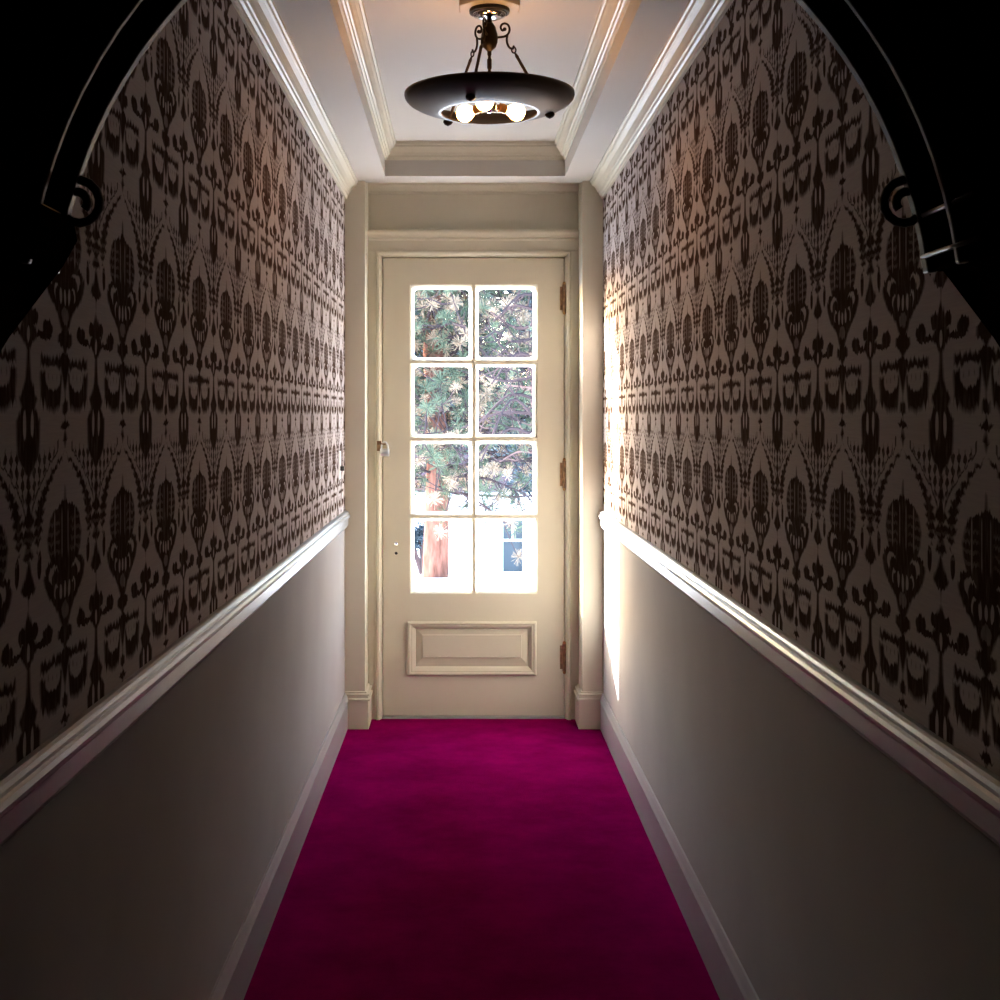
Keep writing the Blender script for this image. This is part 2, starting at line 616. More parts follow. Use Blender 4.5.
# ceiling: soffit ring with a raised tray
TX0, TX1, TY0, TY1 = -0.318, 0.436, -1.2, 5.445
ceil = obj('ceiling', box(NB(), (TX0 - .05, TY0 - .05, Z2), (TX1 + .05, TY1 + .05, Z2 + .12)), 'ceiling')
S(ceil, 'raised white tray ceiling that carries the hanging bowl lamp', 'ceiling')
bm = NB()
prism(bm, [(xl(YB) - .12, YB), (TX0, YB), (TX0, YP + .035), (xl(YP) - .12, YP + .035)], Z1, Z1 + .25)
obj('soffit', bm, 'ceiling', ceil)
obj('soffit', prism(NB(), [(TX1, YB), (XR + .12, YB), (XR + .12, YP + .035), (TX1, YP + .035)], Z1, Z1 + .25), 'ceiling', ceil)
obj('soffit', box(NB(), (TX0, TY1, Z1), (TX1, YP + .035, Z1 + .25)), 'ceiling', ceil)
obj('soffit', box(NB(), (TX0, YB, Z1), (TX1, TY0, Z1 + .25)), 'ceiling', ceil)
obj('soffit', box(NB(), (-.75, YP + .035, Z1 + .036), (.8, YE, Z1 + .25)), 'ceiling', ceil)
# crown inside the tray, mitred at the corners
prof = [(-.005, Z2 - .070), (.006, Z2 - .070), (.009, Z2 - .062), (.014, Z2 - .060), (.016, Z2 - .052), (.021, Z2 - .050), (.025, Z2 - .040), (.033, Z2 - .028),
        (.040, Z2 - .022), (.041, Z2 - .014), (.047, Z2 - .011), (.049, Z2 + .01), (-.005, Z2 + .01)]
bm = NB()
rings = []
for (cx, cy, sx, sy) in ((TX0, TY0, 1, 1), (TX0, TY1, 1, -1), (TX1, TY1, -1, -1), (TX1, TY0, -1, 1)):
    rings.append([bm.verts.new((cx + sx * q, cy + sy * q, z)) for q, z in prof])
for i in range(4):
    a, b2 = rings[i], rings[(i + 1) % 4]
    for k in range(len(prof)):
        j = (k + 1) % len(prof)
        bm.faces.new((a[k], a[j], b2[j], b2[k]))
S(obj('trim_tray_crown', bm, 'trim'), 'cream crown moulding round the inside of the raised tray ceiling', 'crown moulding')

# end wall with door opening, pilasters, header
bm = NB()
JX0, JX1, JZ1 = DX0 - .004, DX1 + .004, DZ1 + .005
box(bm, (-.75, YD + .005, -.1), (JX0, YE, Z1 + .25))
box(bm, (JX1, YD + .005, -.1), (.80, YE, Z1 + .25))
box(bm, (JX0, YD + .005, JZ1), (JX1, YE, Z1 + .25))
far = obj('wall_far', bm, 'trim')
S(far, 'cream painted end wall and header panel around the glazed door', 'wall')

PL0, PL1 = xl(YP) - .02, -0.410
PR0, PR1 = 0.518, XR + .02
for (a, b2, wd) in ((PL0, PL1, 'latch'), (PR0, PR1, 'hinge')):
    e = obj('trim_pilaster', box(NB(), (a, YP, -.01), (b2, YD + .02, Z1 + .04)), 'trim', bevel=.002)
    S(e, 'flat cream pilaster beside the %s edge of the glazed door' % wd, 'pilaster')
    inner = b2 if a < 0 else a
    sg = 1 if a < 0 else -1
    wallx = xl(YP) - .005 if a < 0 else XR + .005
    bm = NB()
    def ringbox(d, z0, z1):
        xs = sorted((wallx, inner + sg * d))
        box(bm, (xs[0], YP - d, z0), (xs[1], YD + .01, z1))
    ringbox(.016, -.01, .120)
    ringbox(.022, .120, .130)
    ringbox(.014, .130, .142)
    ringbox(.018, .142, .150)
    ringbox(.007, .150, .158)
    obj('plinth', bm, 'trim', e, bevel=.002)

# door casing: flat board with an inner bead, head casing, cap shelf and header moulding
cas = empty('trim_door_casing', (0.05, YD, 0))
S(cas, 'cream casing with beaded inner edge framing the glazed door', 'door casing')
CY = YD - .022
obj('side_casing', box(NB(), (PL1, CY, 0), (DX0 - .030, YD + .006, DZ1 + .03)), 'trim', cas, bevel=.002)
obj('side_casing', box(NB(), (DX1 + .030, CY, 0), (PR0, YD + .006, DZ1 + .03)), 'trim', cas, bevel=.002)
obj('head_casing', box(NB(), (PL1, CY, DZ1 + .030), (PR0, YD + .006, 2.112)), 'trim', cas, bevel=.002)
bead = [(-.030, 0), (-.030, -.030), (-.024, -.034), (-.016, -.033), (-.011, -.026), (-.006, -.010), (-.004, -.006), (-.004, .010), (-.030, .010)]
bm = NB()
rings = []
for (x, z, sx, sz) in ((DX0, 0.0, 1, 0), (DX0, DZ1, 1, -1), (DX1, DZ1, -1, -1), (DX1, 0.0, -1, 0)):
    rings.append([bm.verts.new((x + sx * q, YD + d, z - (sz * q if sz else 0) * -1 * -1 if False else z + (-sz) * (-q) if sz else z)) for q, d in bead])
for a, b2 in zip(rings[:-1], rings[1:]):
    for k in range(len(bead)):
        j = (k + 1) % len(bead)
        bm.faces.new((a[k], a[j], b2[j], b2[k]))
bm.faces.new(rings[0]); bm.faces.new(rings[-1])
obj('bead', bm, 'trim', cas)
prof = [(.0, 2.108), (.026, 2.108), (.030, 2.114), (.030, 2.120), (.038, 2.126), (.046, 2.134), (.050, 2.140), (.050, 2.150), (.044, 2.152), (.0, 2.152)]
obj('cap_shelf', moulding(NB(), (PL1, YD + .004, 0), (PR0, YD + .004, 0), (0, -1), prof), 'trim', cas)
prof = [(.0, 2.318), (.010, 2.318), (.012, 2.326), (.020, 2.330), (.028, 2.342), (.038, 2.350), (.040, 2.358), (.048, 2.364), (.048, 2.38), (.0, 2.38)]
obj('header_moulding', moulding(NB(), (PL1, YD + .004, 0), (PR0, YD + .004, 0), (0, -1), prof), 'trim', cas)

bm = NB()
box(bm, (JX0 - .002, YD + .047, 0), (JX0 + .016, YE - .005, JZ1))
box(bm, (JX1 - .016, YD + .047, 0), (JX1 + .002, YE - .005, JZ1))
box(bm, (JX0, YD + .047, JZ1 - .016), (JX1, YE - .005, JZ1 + .002))
box(bm, (JX0, YD + .047, 0), (JX1, YE - .005, .026))
obj('light_leak_stop', bm, 'trim', cas)  # unseen strips added behind the door edges to block light leaks

th = obj('trim_threshold', box(NB(), (DX0 - .004, YD - .012, -.01), (DX1 + .004, YE + .02, 0.008)), 'rail', bevel=.002)
S(th, 'narrow white threshold strip between the carpet and the door', 'threshold')

# ------------------------------------------------------------------ the door
door = empty('door_1', ((DX0 + DX1) / 2, YD, 0))
S(door, 'cream glazed door with eight panes over one raised panel', 'door')
Y0, Y1 = YD, YD + .045
GX0, GX1, GZ0, GZ1 = -0.226, 0.338, 0.550, 1.916
SX0, SX1 = GX0, GX1
# latch stile, with the two bored holes left by a removed knob
bm = box(NB(), (DX0, Y0, DZ0), (SX0, Y1, DZ1))
st = obj('stile', bm, 'door', door)
cut = NB()
for hz in (0.770, 0.728):
    g = bmesh.ops.create_cone(cut, cap_ends=True, segments=14, radius1=.0075, radius2=.0075, depth=.2 if hz > .75 else .03)
    bmesh.ops.rotate(cut, verts=g['verts'], cent=(0, 0, 0), matrix=Matrix.Rotation(R(90), 3, 'X'))
    bmesh.ops.translate(cut, verts=g['verts'], vec=(-.287, YD + (.02 if hz > .75 else .005), hz))
cutter = obj('hole_cutter', cut, 'black')
md = st.modifiers.new('holes', 'BOOLEAN')
md.operation = 'DIFFERENCE'
md.object = cutter
md.solver = 'EXACT'
dg = bpy.context.evaluated_depsgraph_get()
me = bpy.data.meshes.new_from_object(st.evaluated_get(dg))
st.modifiers.clear()
st.data = me
bpy.data.objects.remove(cutter)
bm = NB()
g = bmesh.ops.create_cone(bm, cap_ends=True, segments=14, radius1=.0072, radius2=.0072, depth=.004)
bmesh.ops.rotate(bm, verts=g['verts'], cent=(0, 0, 0), matrix=Matrix.Rotation(R(90), 3, 'X'))
bmesh.ops.translate(bm, verts=g['verts'], vec=(-.287, YD + .017, .728))
obj('hole_plug', bm, 'black', door)
obj('stile', box(NB(), (SX1, Y0, DZ0), (DX1, Y1, DZ1)), 'door', door)
obj('top_rail', box(NB(), (SX0, Y0, GZ1), (SX1, Y1, DZ1)), 'door', door)
# bottom rail opened up for the raised panel
PX0, PX1, PZ0, PZ1 = -0.236, 0.334, 0.190, 0.428
QX0, QX1, QZ0, QZ1 = PX0 + .020, PX1 - .020, PZ0 + .020, PZ1 - .020
bm = NB()
box(bm, (SX0, Y0, DZ0), (SX1, Y1, QZ0))
box(bm, (SX0, Y0, QZ1), (SX1, Y1, GZ0))
box(bm, (QX1, Y0, QZ0), (SX1, Y1, QZ1))
box(bm, (SX0, Y0, QZ0), (SX0 + .0005, Y1, QZ1)) if QX0 <= SX0 else box(bm, (SX0, Y0, QZ0), (QX0, Y1, QZ1))
obj('bottom_rail', bm, 'door', door)


def frame_sweep(prof, x0, x1, z0, z1, y):
    """mitred rectangular frame; prof = (inward, depth towards the room)."""
    bm = NB()
    rings = []
    for (x, z, sx, sz) in ((x0, z0, 1, 1), (x0, z1, 1, -1), (x1, z1, -1, -1), (x1, z0, -1, 1)):
        rings.append([bm.verts.new((x + sx * q, y - d, z + sz * q)) for q, d in prof])
    for i in range(4):
        a, b2 = rings[i], rings[(i + 1) % 4]
        for k in range(len(prof)):
            j = (k + 1) % len(prof)
            bm.faces.new((a[k], a[j], b2[j], b2[k]))
    return bm


obj('panel_moulding', frame_sweep([(0, -.006), (0, .008), (.004, .013), (.010, .014), (.015, .010), (.020, .010), (.026, .004), (.033, -.006), (.036, -.016), (.036, -.03), (.012, -.03)],
                                  PX0, PX1, PZ0, PZ1, YD), 'door', door)
bm = NB()
FX0, FX1, FZ0, FZ1 = -.170, .266, .268, .366
for (x0, x1, z0, z1, yy) in (((PX0 + .03), (PX1 - .03), PZ0 + .03, PZ1 - .03, YD + .022), (FX0 - .004, FX1 + .004, FZ0 - .004, FZ1 + .004, YD + .010), (FX0, FX1, FZ0, FZ1, YD + .004)):
    pass
lv = []
for (x0, x1, z0, z1, yy) in ((PX0 + .03, PX1 - .03, PZ0 + .03, PZ1 - .03, YD + .030), (PX0 + .03, PX1 - .03, PZ0 + .03, PZ1 - .03, YD + .018),
                             (FX0 - .003, FX1 + .003, FZ0 - .003, FZ1 + .003, YD + .009), (FX0, FX1, FZ0, FZ1, YD + .001)):
    lv.append([bm.verts.new(p) for p in ((x0, yy, z0), (x1, yy, z0), (x1, yy, z1), (x0, yy, z1))])
for a, b2 in zip(lv[:-1], lv[1:]):
    for k in range(4):
        bm.faces.new((a[k], a[(k + 1) % 4], b2[(k + 1) % 4], b2[k]))
bm.faces.new(lv[0]); bm.faces.new(lv[-1])
obj('raised_panel', bm, 'door', door)

# glazing: muntins narrow towards the room, panes behind them with translucent bevels imitating refracted sky
MX = (GX0 + GX1) / 2
GH = (GZ1 - GZ0) / 4
HW = .0065


def muntin(x0, z0, x1, z1):
    """bar from (x0,z0) to (x1,z1); ogee-like section, narrow room face, wide at the glass."""
    prof = [(-HW, -.002), (HW, -.002), (HW, .006), (HW + .004, .012), (HW + .005, .024), (-HW - .005, .024), (-HW - .004, .012), (-HW, .006)]
    d = Vector((x1 - x0, 0, z1 - z0)).normalized()
    s = Vector((d.z, 0, -d.x))
    rings = [[Vector((px, YD, pz)) + s * a + Vector((0, b2, 0)) for a, b2 in prof] for px, pz in ((x0, z0), (x1, z1))]
    return sweep(NB(), rings)


obj('muntin', muntin(MX, GZ0, MX, GZ1), 'door', door)
for k in (1, 2, 3):
    z = GZ0 + GH * k
    obj('muntin', muntin(GX0, z, MX - HW, z), 'door', door)
    obj('muntin', muntin(MX + HW, z, GX1, z), 'door', door)
glaz = obj('glazing_bead', frame_sweep([(0, -.004), (.004, -.006), (.010, -.014), (.010, -.026), (0, -.026)], GX0, GX1, GZ0, GZ1, YD), 'door', door)
for c2 in range(2):
    for k in range(4):
        x0, x1 = (GX0, MX) if c2 == 0 else (MX, GX1)
        z0, z1 = GZ0 + GH * k, GZ0 + GH * (k + 1)
        i0, i1 = (.010, HW + .005) if c2 == 0 else (HW + .005, .010)
        j0 = .010 if k == 0 else HW + .005
        j1 = .010 if k == 3 else HW + .005
        ax0, ax1, az0, az1 = x0 + i0, x1 - i1, z0 + j0, z1 - j1
        bw = .009
        # clear centre with rounded corners
        def rr(x0, x1, z0, z1, r, n=5):
            out = []
            for (cx, cz, a0) in ((x1 - r, z1 - r, 0), (x0 + r, z1 - r, 90), (x0 + r, z0 + r, 180), (x1 - r, z0 + r, 270)):
                for s2 in range(n + 1):
                    a = R(a0 + 90 * s2 / n)
                    out.append((cx + r * math.cos(a), cz + r * math.sin(a)))
            return out
        inn = rr(ax0 + bw, ax1 - bw, az0 + bw, az1 - bw, .018)
        out = rr(ax0, ax1, az0, az1, .001)
        bm = NB()
        bm.faces.new([bm.verts.new((x, YD + .0255, z)) for x, z in inn])
        pane = obj('pane', bm, 'glass', door)
        bm = NB()
        a = [bm.verts.new((x, YD + .0255, z)) for x, z in inn]
        b2 = [bm.verts.new((x, YD + .0235, z)) for x, z in out]
        n = len(a)
        for q in range(n):
            bm.faces.new((a[q], a[(q + 1) % n], b2[(q + 1) % n], b2[q]))
        obj('pane_bevel', bm, 'bevel', pane)['label'] = 'bevelled margin of the pane, translucent white to imitate refracted daylight'

# hinges
for zc in (1.855, 1.078, 0.270):
    h = obj('hinge', tube(NB(), [(DX1 + .001, YD - .010, zc - .060), (DX1 + .001, YD - .010, zc + .060)], .0085, 12), 'hinge', door)
    for sgn in (-1, 1):
        obj('finial', ball(NB(), (DX1 + .001, YD - .010, zc + sgn * .064), .0075, 1, 1, 1.2), 'brass', h, smooth=True)
    obj('leaf', box(NB(), (DX1 - .018, YD - .003, zc - .052), (DX1 + .001, YD - .0005, zc + .052)), 'hinge', h)

# ------------------------------------------------------------------ hasp and padlock
hs = empty('hasp_staple', (DX0 - .010, YD - .036, 1.205))
tag(hs, 'small dark brass staple screwed to the door casing above the padlock', 'hasp')
bm = NB(); box(bm, (DX0 - .026, YD - .0375, 1.182), (DX0 - .006, YD - .0335, 1.226))
obj('back_plate', bm, 'hinge', hs, bevel=.001)
obj('loop', tube(NB(), spline([(DX0 - .014, YD - .036, 1.212), (DX0 - .008, YD - .050, 1.214), (DX0 + .004, YD - .058, 1.213), (DX0 + .010, YD - .050, 1.212), (DX0 + .012, YD - .030, 1.212)]), .0028, 8), 'hinge', hs, smooth=True)
obj('strap', box(NB(), (DX0 + .004, YD - .004, 1.198), (DX0 + .040, YD - .0005, 1.222)), 'trim', hs, bevel=.001)
pk = empty('padlock', (DX0 + .010, YD - .05, 1.158))
tag(pk, 'little chrome padlock hanging from the staple at the door edge', 'padlock')
bm = NB()
tube(bm, [(DX0 - .010, YD - .052, 1.176), (DX0 + .030, YD - .052, 1.176)], .0175, 20)
obj('body', bm, 'chrome', pk, smooth=False, bevel=.003)
obj('shackle', tube(NB(), spline([(DX0 - .004, YD - .052, 1.186), (DX0 - .004, YD - .052, 1.206), (DX0 + .003, YD - .052, 1.219), (DX0 + .010, YD - .052, 1.222),
                                  (DX0 + .017, YD - .052, 1.219), (DX0 + .024, YD - .052, 1.206), (DX0 + .024, YD - .052, 1.186)]), .0035, 8), 'chrome', pk, smooth=True)

# ------------------------------------------------------------------ light switch on the wallpapered wall
sw = empty('light_switch', (xl(5.33), 5.33, 1.135))
tag(sw, 'ivory light switch plate with a black toggle on the wallpaper', 'light switch')
bx0 = xl(5.33)
obj('cover_plate', box(NB(), (bx0 - .003, 5.295, 1.078), (bx0 + .003, 5.365, 1.192)), 'plate', sw, bevel=.002)
bm = NB(); box(bm, (bx0 + .002, 5.322, 1.112), (bx0 + .019, 5.338, 1.130))
obj('toggle', bm, 'black', sw, bevel=.002)
for dz in (-.03, .03):
    obj('screw', ball(NB(), (bx0 + .005, 5.33, 1.135 + dz), .003, .4, 1, 1, 8, 6), 'chrome', sw)

# ------------------------------------------------------------------ hanging bowl lamp
LX, LY = 0.078, 3.57
lamp = empty('bowl_lamp', (LX, LY, Z2))
tag(lamp, 'dark bronze bowl lamp with three lit bulbs hanging from the tray ceiling', 'ceiling lamp')
bm = NB()
oct_ = [(LX + .090 * math.cos(R(22.5 + 45 * k)), LY + .090 * math.sin(R(22.5 + 45 * k))) for k in range(8)]
prism(bm, oct_, Z2 - .024, Z2 + .002)
obj('ceiling_block', bm, 'ceiling', lamp, bevel=.004)['label'] = 'white octagonal mounting block'
obj('canopy', lathe(NB(), [(0.0, Z2 - .020), (.054, Z2 - .020), (.056, Z2 - .028), (.055, Z2 - .034), (.050, Z2 - .036), (.050, Z2 - .033), (0, Z2 - .033)], (LX, LY), 36), 'bronze', lamp, smooth=False)
obj('canopy_dish', lathe(NB(), [(0, Z2 - .0335), (.049, Z2 - .0335), (.045, Z2 - .041), (.030, Z2 - .047), (0, Z2 - .050)], (LX, LY), 36), 'polished', lamp, smooth=True)
obj('stem', tube(NB(), [(LX, LY, Z2 - .045), (LX, LY, 2.41)], .0075, 12), 'iron', lamp)
obj('hub', lathe(NB(), [(0, 2.418), (.010, 2.416), (.017, 2.405), (.0225, 2.385), (.0235, 2.372), (.0225, 2.362), (.018, 2.350), (.010, 2.343), (.006, 2.338), (0, 2.338)], (LX, LY), 24), 'iron', lamp, smooth=True)
obj('centre_rod', lathe(NB(), [(0, 2.342), (.006, 2.342), (.006, 2.330), (.004, 2.325), (.004, 2.320), (.0065, 2.316), (.0065, 2.292), (.004, 2.288), (.004, 2.19), (0, 2.19)], (LX, LY), 12), 'iron', lamp)
# bowl ring
bprof = [(.2335, 2.222), (.2340, 2.216), (.2315, 2.208), (.222, 2.1985), (.205, 2.189), (.185, 2.181), (.160, 2.1735), (.140, 2.169), (.132, 2.168),
         (.131, 2.171), (.140, 2.173), (.160, 2.1775), (.185, 2.185), (.205, 2.193), (.220, 2.202), (.228, 2.211), (.229, 2.222)]
obj('bowl', lathe(NB(), bprof, (LX, LY), 72, close=True), 'bronze', lamp, smooth=True)
def pol(r, z, a): return (LX + r * math.cos(R(a)), LY + r * math.sin(R(a)), z)
for a in (-108, 12, 132):
    arm = obj('scroll_arm', tube(NB(), [pol(r, z, a) for r, z in [(q.x, q.y) for q in spline([Vector(p) for p in (
        (.020, 2.378, 0), (.035, 2.380, 0), (.047, 2.384, 0), (.055, 2.393, 0), (.057, 2.404, 0), (.053, 2.414, 0), (.044, 2.418, 0), (.035, 2.414, 0),
        (.032, 2.405, 0), (.037, 2.398, 0), (.043, 2.402, 0))])]], .0032, 8), 'iron', lamp, smooth=True)
    obj('scroll_tip', ball(NB(), pol(.043, 2.402, a), .0055), 'iron', arm, smooth=True)
    obj('scroll_tail', tube(NB(), [pol(q.x, q.y, a) for q in spline([Vector(p) for p in (
        (.051, 2.387, 0), (.049, 2.374, 0), (.051, 2.362, 0), (.057, 2.352, 0), (.066, 2.350, 0), (.069, 2.358, 0))])], .0032, 8), 'iron', arm, smooth=True)
    bm = NB()
    ringpts = [pol(.069 + .006 * math.cos(R(q)), 2.346 + .008 * math.sin(R(q)), a) for q in range(0, 361, 30)]
    tube(bm, ringpts, .0022, 6)
    obj('link', bm, 'iron', lamp, smooth=True)
    p0, p1 = Vector(pol(.072, 2.339, a)), Vector(pol(.170, 2.176, a))
    rod = obj('rod', tube(NB(), [p0, p0.lerp(p1, .06), p0.lerp(p1, .10), p1], [.0022, .0048, .0042, .0042], 8), 'iron', lamp)
    obj('knob', lathe(NB(), [(0, 2.184), (.006, 2.182), (.013, 2.177), (.014, 2.172), (.010, 2.166), (.004, 2.163), (0, 2.161)], pol(.172, 0, a)[:2], 16), 'iron', lamp, smooth=True)
# socket cluster with the bulbs
obj('socket_hub', lathe(NB(), [(0, 2.203), (.012, 2.203), (.020, 2.196), (.022, 2.188), (.022, 2.180), (.016, 2.174), (.008, 2.170), (0, 2.168)], (LX, LY), 20), 'polished', lamp, smooth=True)
for a in (-100, 24, 143):
    s_ = obj('socket', tube(NB(), [pol(.016, 2.188, a), pol(.030, 2.187, a), pol(.031, 2.187, a), pol(.050, 2.184, a)], [.008, .008, .0125, .0125], 14), 'brass', lamp)
    c0 = Vector(pol(.048, 2.184, a)); d = (Vector(pol(.1, 2.178, a)) - c0).normalized()
    bp_ = [(0, .008), (.008, .0115), (.016, .016), (.026, .022), (.036, .0245), (.046, .0225), (.054, .016), (.059, .006), (.0595, .001)]
    b_ = obj('bulb', tube(NB(), [c0 + d * q for q, _ in bp_], [r for _, r in bp_], 18), 'bulb', s_, smooth=True)
    b_['label'] = 'glowing warm white bulb'

# ------------------------------------------------------------------ dark wooden arch on scrolled corbels near the camera
arch = empty('trim_arch', (0.033, 1.32, 1.5))
S(arch, 'near-black polished wooden arch across the hallway on two scrolled corbels', 'arch')
AC, AY0, AY1 = 0.033, 1.25, 1.39
def arch_band(ra, rb, za, zb, y0, y1, a0=8, a1=172, n=40, zc=1.42):
    """slice of an elliptical arch: inner half-width ra / rise za, outer rb / zb."""
    rings = []
    for k in range(n + 1):
        a = R(a0 + (a1 - a0) * k / n)
        c, s = math.cos(a), math.sin(a)
        rings.append([(AC + ra * c, y0, zc + za * s), (AC + rb * c, y0, zc + zb * s), (AC + rb * c, y1, zc + zb * s), (AC + ra * c, y1, zc + za * s)])
    return sweep(NB(), rings)
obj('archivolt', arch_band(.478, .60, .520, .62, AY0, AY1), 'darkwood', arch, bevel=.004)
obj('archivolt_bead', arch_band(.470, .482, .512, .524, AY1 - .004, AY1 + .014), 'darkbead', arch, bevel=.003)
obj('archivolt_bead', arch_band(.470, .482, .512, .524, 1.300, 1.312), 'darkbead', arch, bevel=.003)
# spandrel filling up to the ceiling
bm = NB()
n = 40
low = []
for k in range(n + 1):
    a = R(172 - (172 - 8) * k / n)
    low.append((AC + .59 * math.cos(a), 1.42 + .61 * math.sin(a)))
for y in (AY0 + .02, AY1 - .03):
    pass
vf = [[bm.verts.new((x, y, z)) for x, z in low] for y in (AY0 + .02, AY1 - .03)]
vt = [[bm.verts.new((x, y, Z1 + .02)) for x, z in low] for y in (AY0 + .02, AY1 - .03)]
for k in range(n):
    bm.faces.new((vf[0][k], vf[0][k + 1], vt[0][k + 1], vt[0][k]))
    bm.faces.new((vf[1][k], vt[1][k], vt[1][k + 1], vf[1][k + 1]))
    bm.faces.new((vf[0][k], vf[1][k], vf[1][k + 1], vf[0][k + 1]))
    bm.faces.new((vt[0][k], vt[0][k + 1], vt[1][k + 1], vt[1][k]))
for k in (0, n):
    bm.faces.new((vf[0][k], vt[0][k], vt[1][k], vf[1][k]))
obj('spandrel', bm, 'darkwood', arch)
for sgn in (-1, 1):
    wx = (xl(1.32) if sgn < 0 else XR)
    ix = AC + sgn * .478
    cb = empty('corbel', (wx, 1.32, 1.4))
    cb.parent = arch
    cb.matrix_parent_inverse = Matrix.Translation(-Vector(arch.location))
    def cbox(d, z0, z1, dy):
        xs = sorted((wx + sgn * .01, ix - sgn * d))
        return box(NB(), (xs[0], AY0 - dy, z0), (xs[1], AY1 + dy, z1))
    for (d, z0, z1, dy) in ((.004, 1.556, 1.580, .004), (.016, 1.538, 1.556, .012), (.006, 1.520, 1.538, .006), (.012, 1.506, 1.520, .010)):
        o2 = obj('abacus_step', cbox(d, z0, z1, dy), 'darkwood', arch, bevel=.003)
    for q_, zz_ in ((.006, 1.578), (.018, 1.553), (.008, 1.533), (.014, 1.510)):
        xx_ = ix - sgn * q_
        obj('abacus_bead', tube(NB(), [(xx_, AY0 - .01, zz_), (xx_, AY1 + .008, zz_)], .0028, 8), 'darkbead', arch, smooth=True)
    # scrolled bracket body
    prof2 = [(0, 1.510), (.075, 1.510), (.098, 1.520), (.112, 1.545), (.108, 1.568), (.09, 1.575), (.078, 1.560), (.085, 1.55), (.06, 1.47), (.035, 1.43), (.012, 1.37), (0, 1.36)]
    bm = NB()
    rings = []
    for y in (AY0 + .01, AY1 - .01):
        rings.append([(wx + sgn * (.01 if q == 0 else -q), y, z - .02) for q, z in prof2])
    sweep(bm, rings)
    obj('bracket', bm, 'darkwood', arch, bevel=.002)
    for y in (AY1 - .004,):
        pts = []
        for q in range(0, 600, 24):
            rr_ = .030 - .022 * q / 600
            pts.append((ix - sgn * (.034) + sgn * rr_ * math.cos(R(q)), AY1 + .004, 1.566 + rr_ * math.sin(R(q))))
        obj('volute', tube(NB(), pts, .005, 8), 'darkbead', arch, smooth=True)
    bpy.data.objects.remove(cb)

# unseen walls behind the camera, made dark to absorb stray light
bm = NB()
box(bm, (-1.6, YB - .1, -.02), (1.7, YB, Z1 + .25))
S(obj('wall_near', bm, 'light_sink'), 'unseen wall made dark to absorb light, behind the arch end of the hallway', 'wall')
bm = NB()
box(bm, (-.75, YB, -.02), (xl(YS) - .0, YS, Z1 + .25))
S(obj('wall_rear_left', bm, 'light_sink'), 'unseen side wall made dark to absorb light, continuing the wall with the switch', 'wall')
bm = NB()
box(bm, (XR, YB, -.02), (.80, YS, Z1 + .25))
S(obj('wall_rear_right', bm, 'light_sink'), 'unseen side wall made dark to absorb light, continuing the hinge side wall', 'wall')

# ------------------------------------------------------------------ outdoors
GZ = -3.0
def gz(y):
    if y < 9: return -.9
    if y < 27: return -.35 - (y - 8) * .0865
    return max(-4.9, -1.99 - (y - 27) * .165)
bm = NB()
gx = 48
vs = {}
for i in range(gx + 1):
    for j in range(gx + 1):
        x = -60 + 120 * i / gx
        y = 7.5 + 95 * j / gx
        z = gz(y) + .03 * math.sin(x * .7 + y * .3) + .02 * math.sin(y * .55 - x * .2)
        vs[i, j] = bm.verts.new((x, y, z))
for i in range(gx):
    for j in range(gx):
        bm.faces.new((vs[i, j], vs[i + 1, j], vs[i + 1, j + 1], vs[i, j + 1]))
S(obj('ground', bm, 'snow', smooth=True), 'snow covered ground outside below the glazed door', 'snow')
lan = obj('landing', box(NB(), (-1.6, YE, -.30), (1.7, 7.4, -.10)), 'stone', bevel=.01)
S(lan, 'stone landing under snow outside the glazed door', 'landing')
obj('snow_cover', box(NB(), (-1.55, YE + .02, -.102), (1.65, 7.35, -.04)), 'snow', lan, bevel=.02)

# white cottage with a pink-red shingle roof
HY = 50.0
GZ = gz(HY)
PXM = 1300.0 / HY
def wx_(px): return (px - 461) / PXM
def wz_(py): return 1.34 + (415 - py) / PXM
house = empty('cottage', (0, HY, GZ))
tag(house, 'white walled cottage with a pink shingle roof seen through the door panes', 'house')
wx0, wx1, wz0, wz1 = wx_(503), wx_(522.5), wz_(572), wz_(520)
EV = wz_(494)
bm = NB()
box(bm, (-7, HY, GZ - .3), (wx0, HY + 5, EV + .3))
box(bm, (wx1, HY, GZ - .3), (6.5, HY + 5, EV + .3))
box(bm, (wx0, HY, GZ - .3), (wx1, HY + 5, wz0))
box(bm, (wx0, HY, wz1), (wx1, HY + 5, EV + .3))
obj('wall', bm, 'siding', house)
bm = NB()
prof3 = [(-.5, EV), (-.5, EV + .14), (2.6, EV + 2.4), (5.6, EV + .14), (5.6, EV)]
sweep(bm, [[(x, HY + a, z) for a, z in prof3] for x in (-7.4, 7.0)])
obj('roof', bm, 'roof', house)
hw = obj('window', box(NB(), (wx0, HY + .14, wz0), (wx1, HY + .18, wz1)), 'housepane', house)
midz = wz_(540.5)
for a, b2 in (((wx0, HY + .06, midz - .045), (wx1, HY + .14, midz + .045)), (((wx0 + wx1) / 2 - .035, HY + .08, midz), ((wx0 + wx1) / 2 + .035, HY + .14, wz1))):
    obj('sash_bar', box(NB(), a, b2), 'sash', hw)
obj('eave_board', box(NB(), (-7.4, HY - .55, EV - .12), (7.0, HY - .45, EV + .10)), 'sash', house)


# trees
class Blades:
    """needles or leaves collected as loose quads"""
    def __init__(self):
        self.v, self.f = [], []

    def build(self, name, mat, parent):
        me = bpy.data.meshes.new(name)
        me.from_pydata(self.v, [], self.f)
        me.materials.append(M[mat])
        o = bpy.data.objects.new(name, me)
        COL.objects.link(o)
        o.parent = parent
        o.matrix_parent_inverse = Matrix.Translation(-Vector(parent.location))
        return tag(o, kind='stuff')


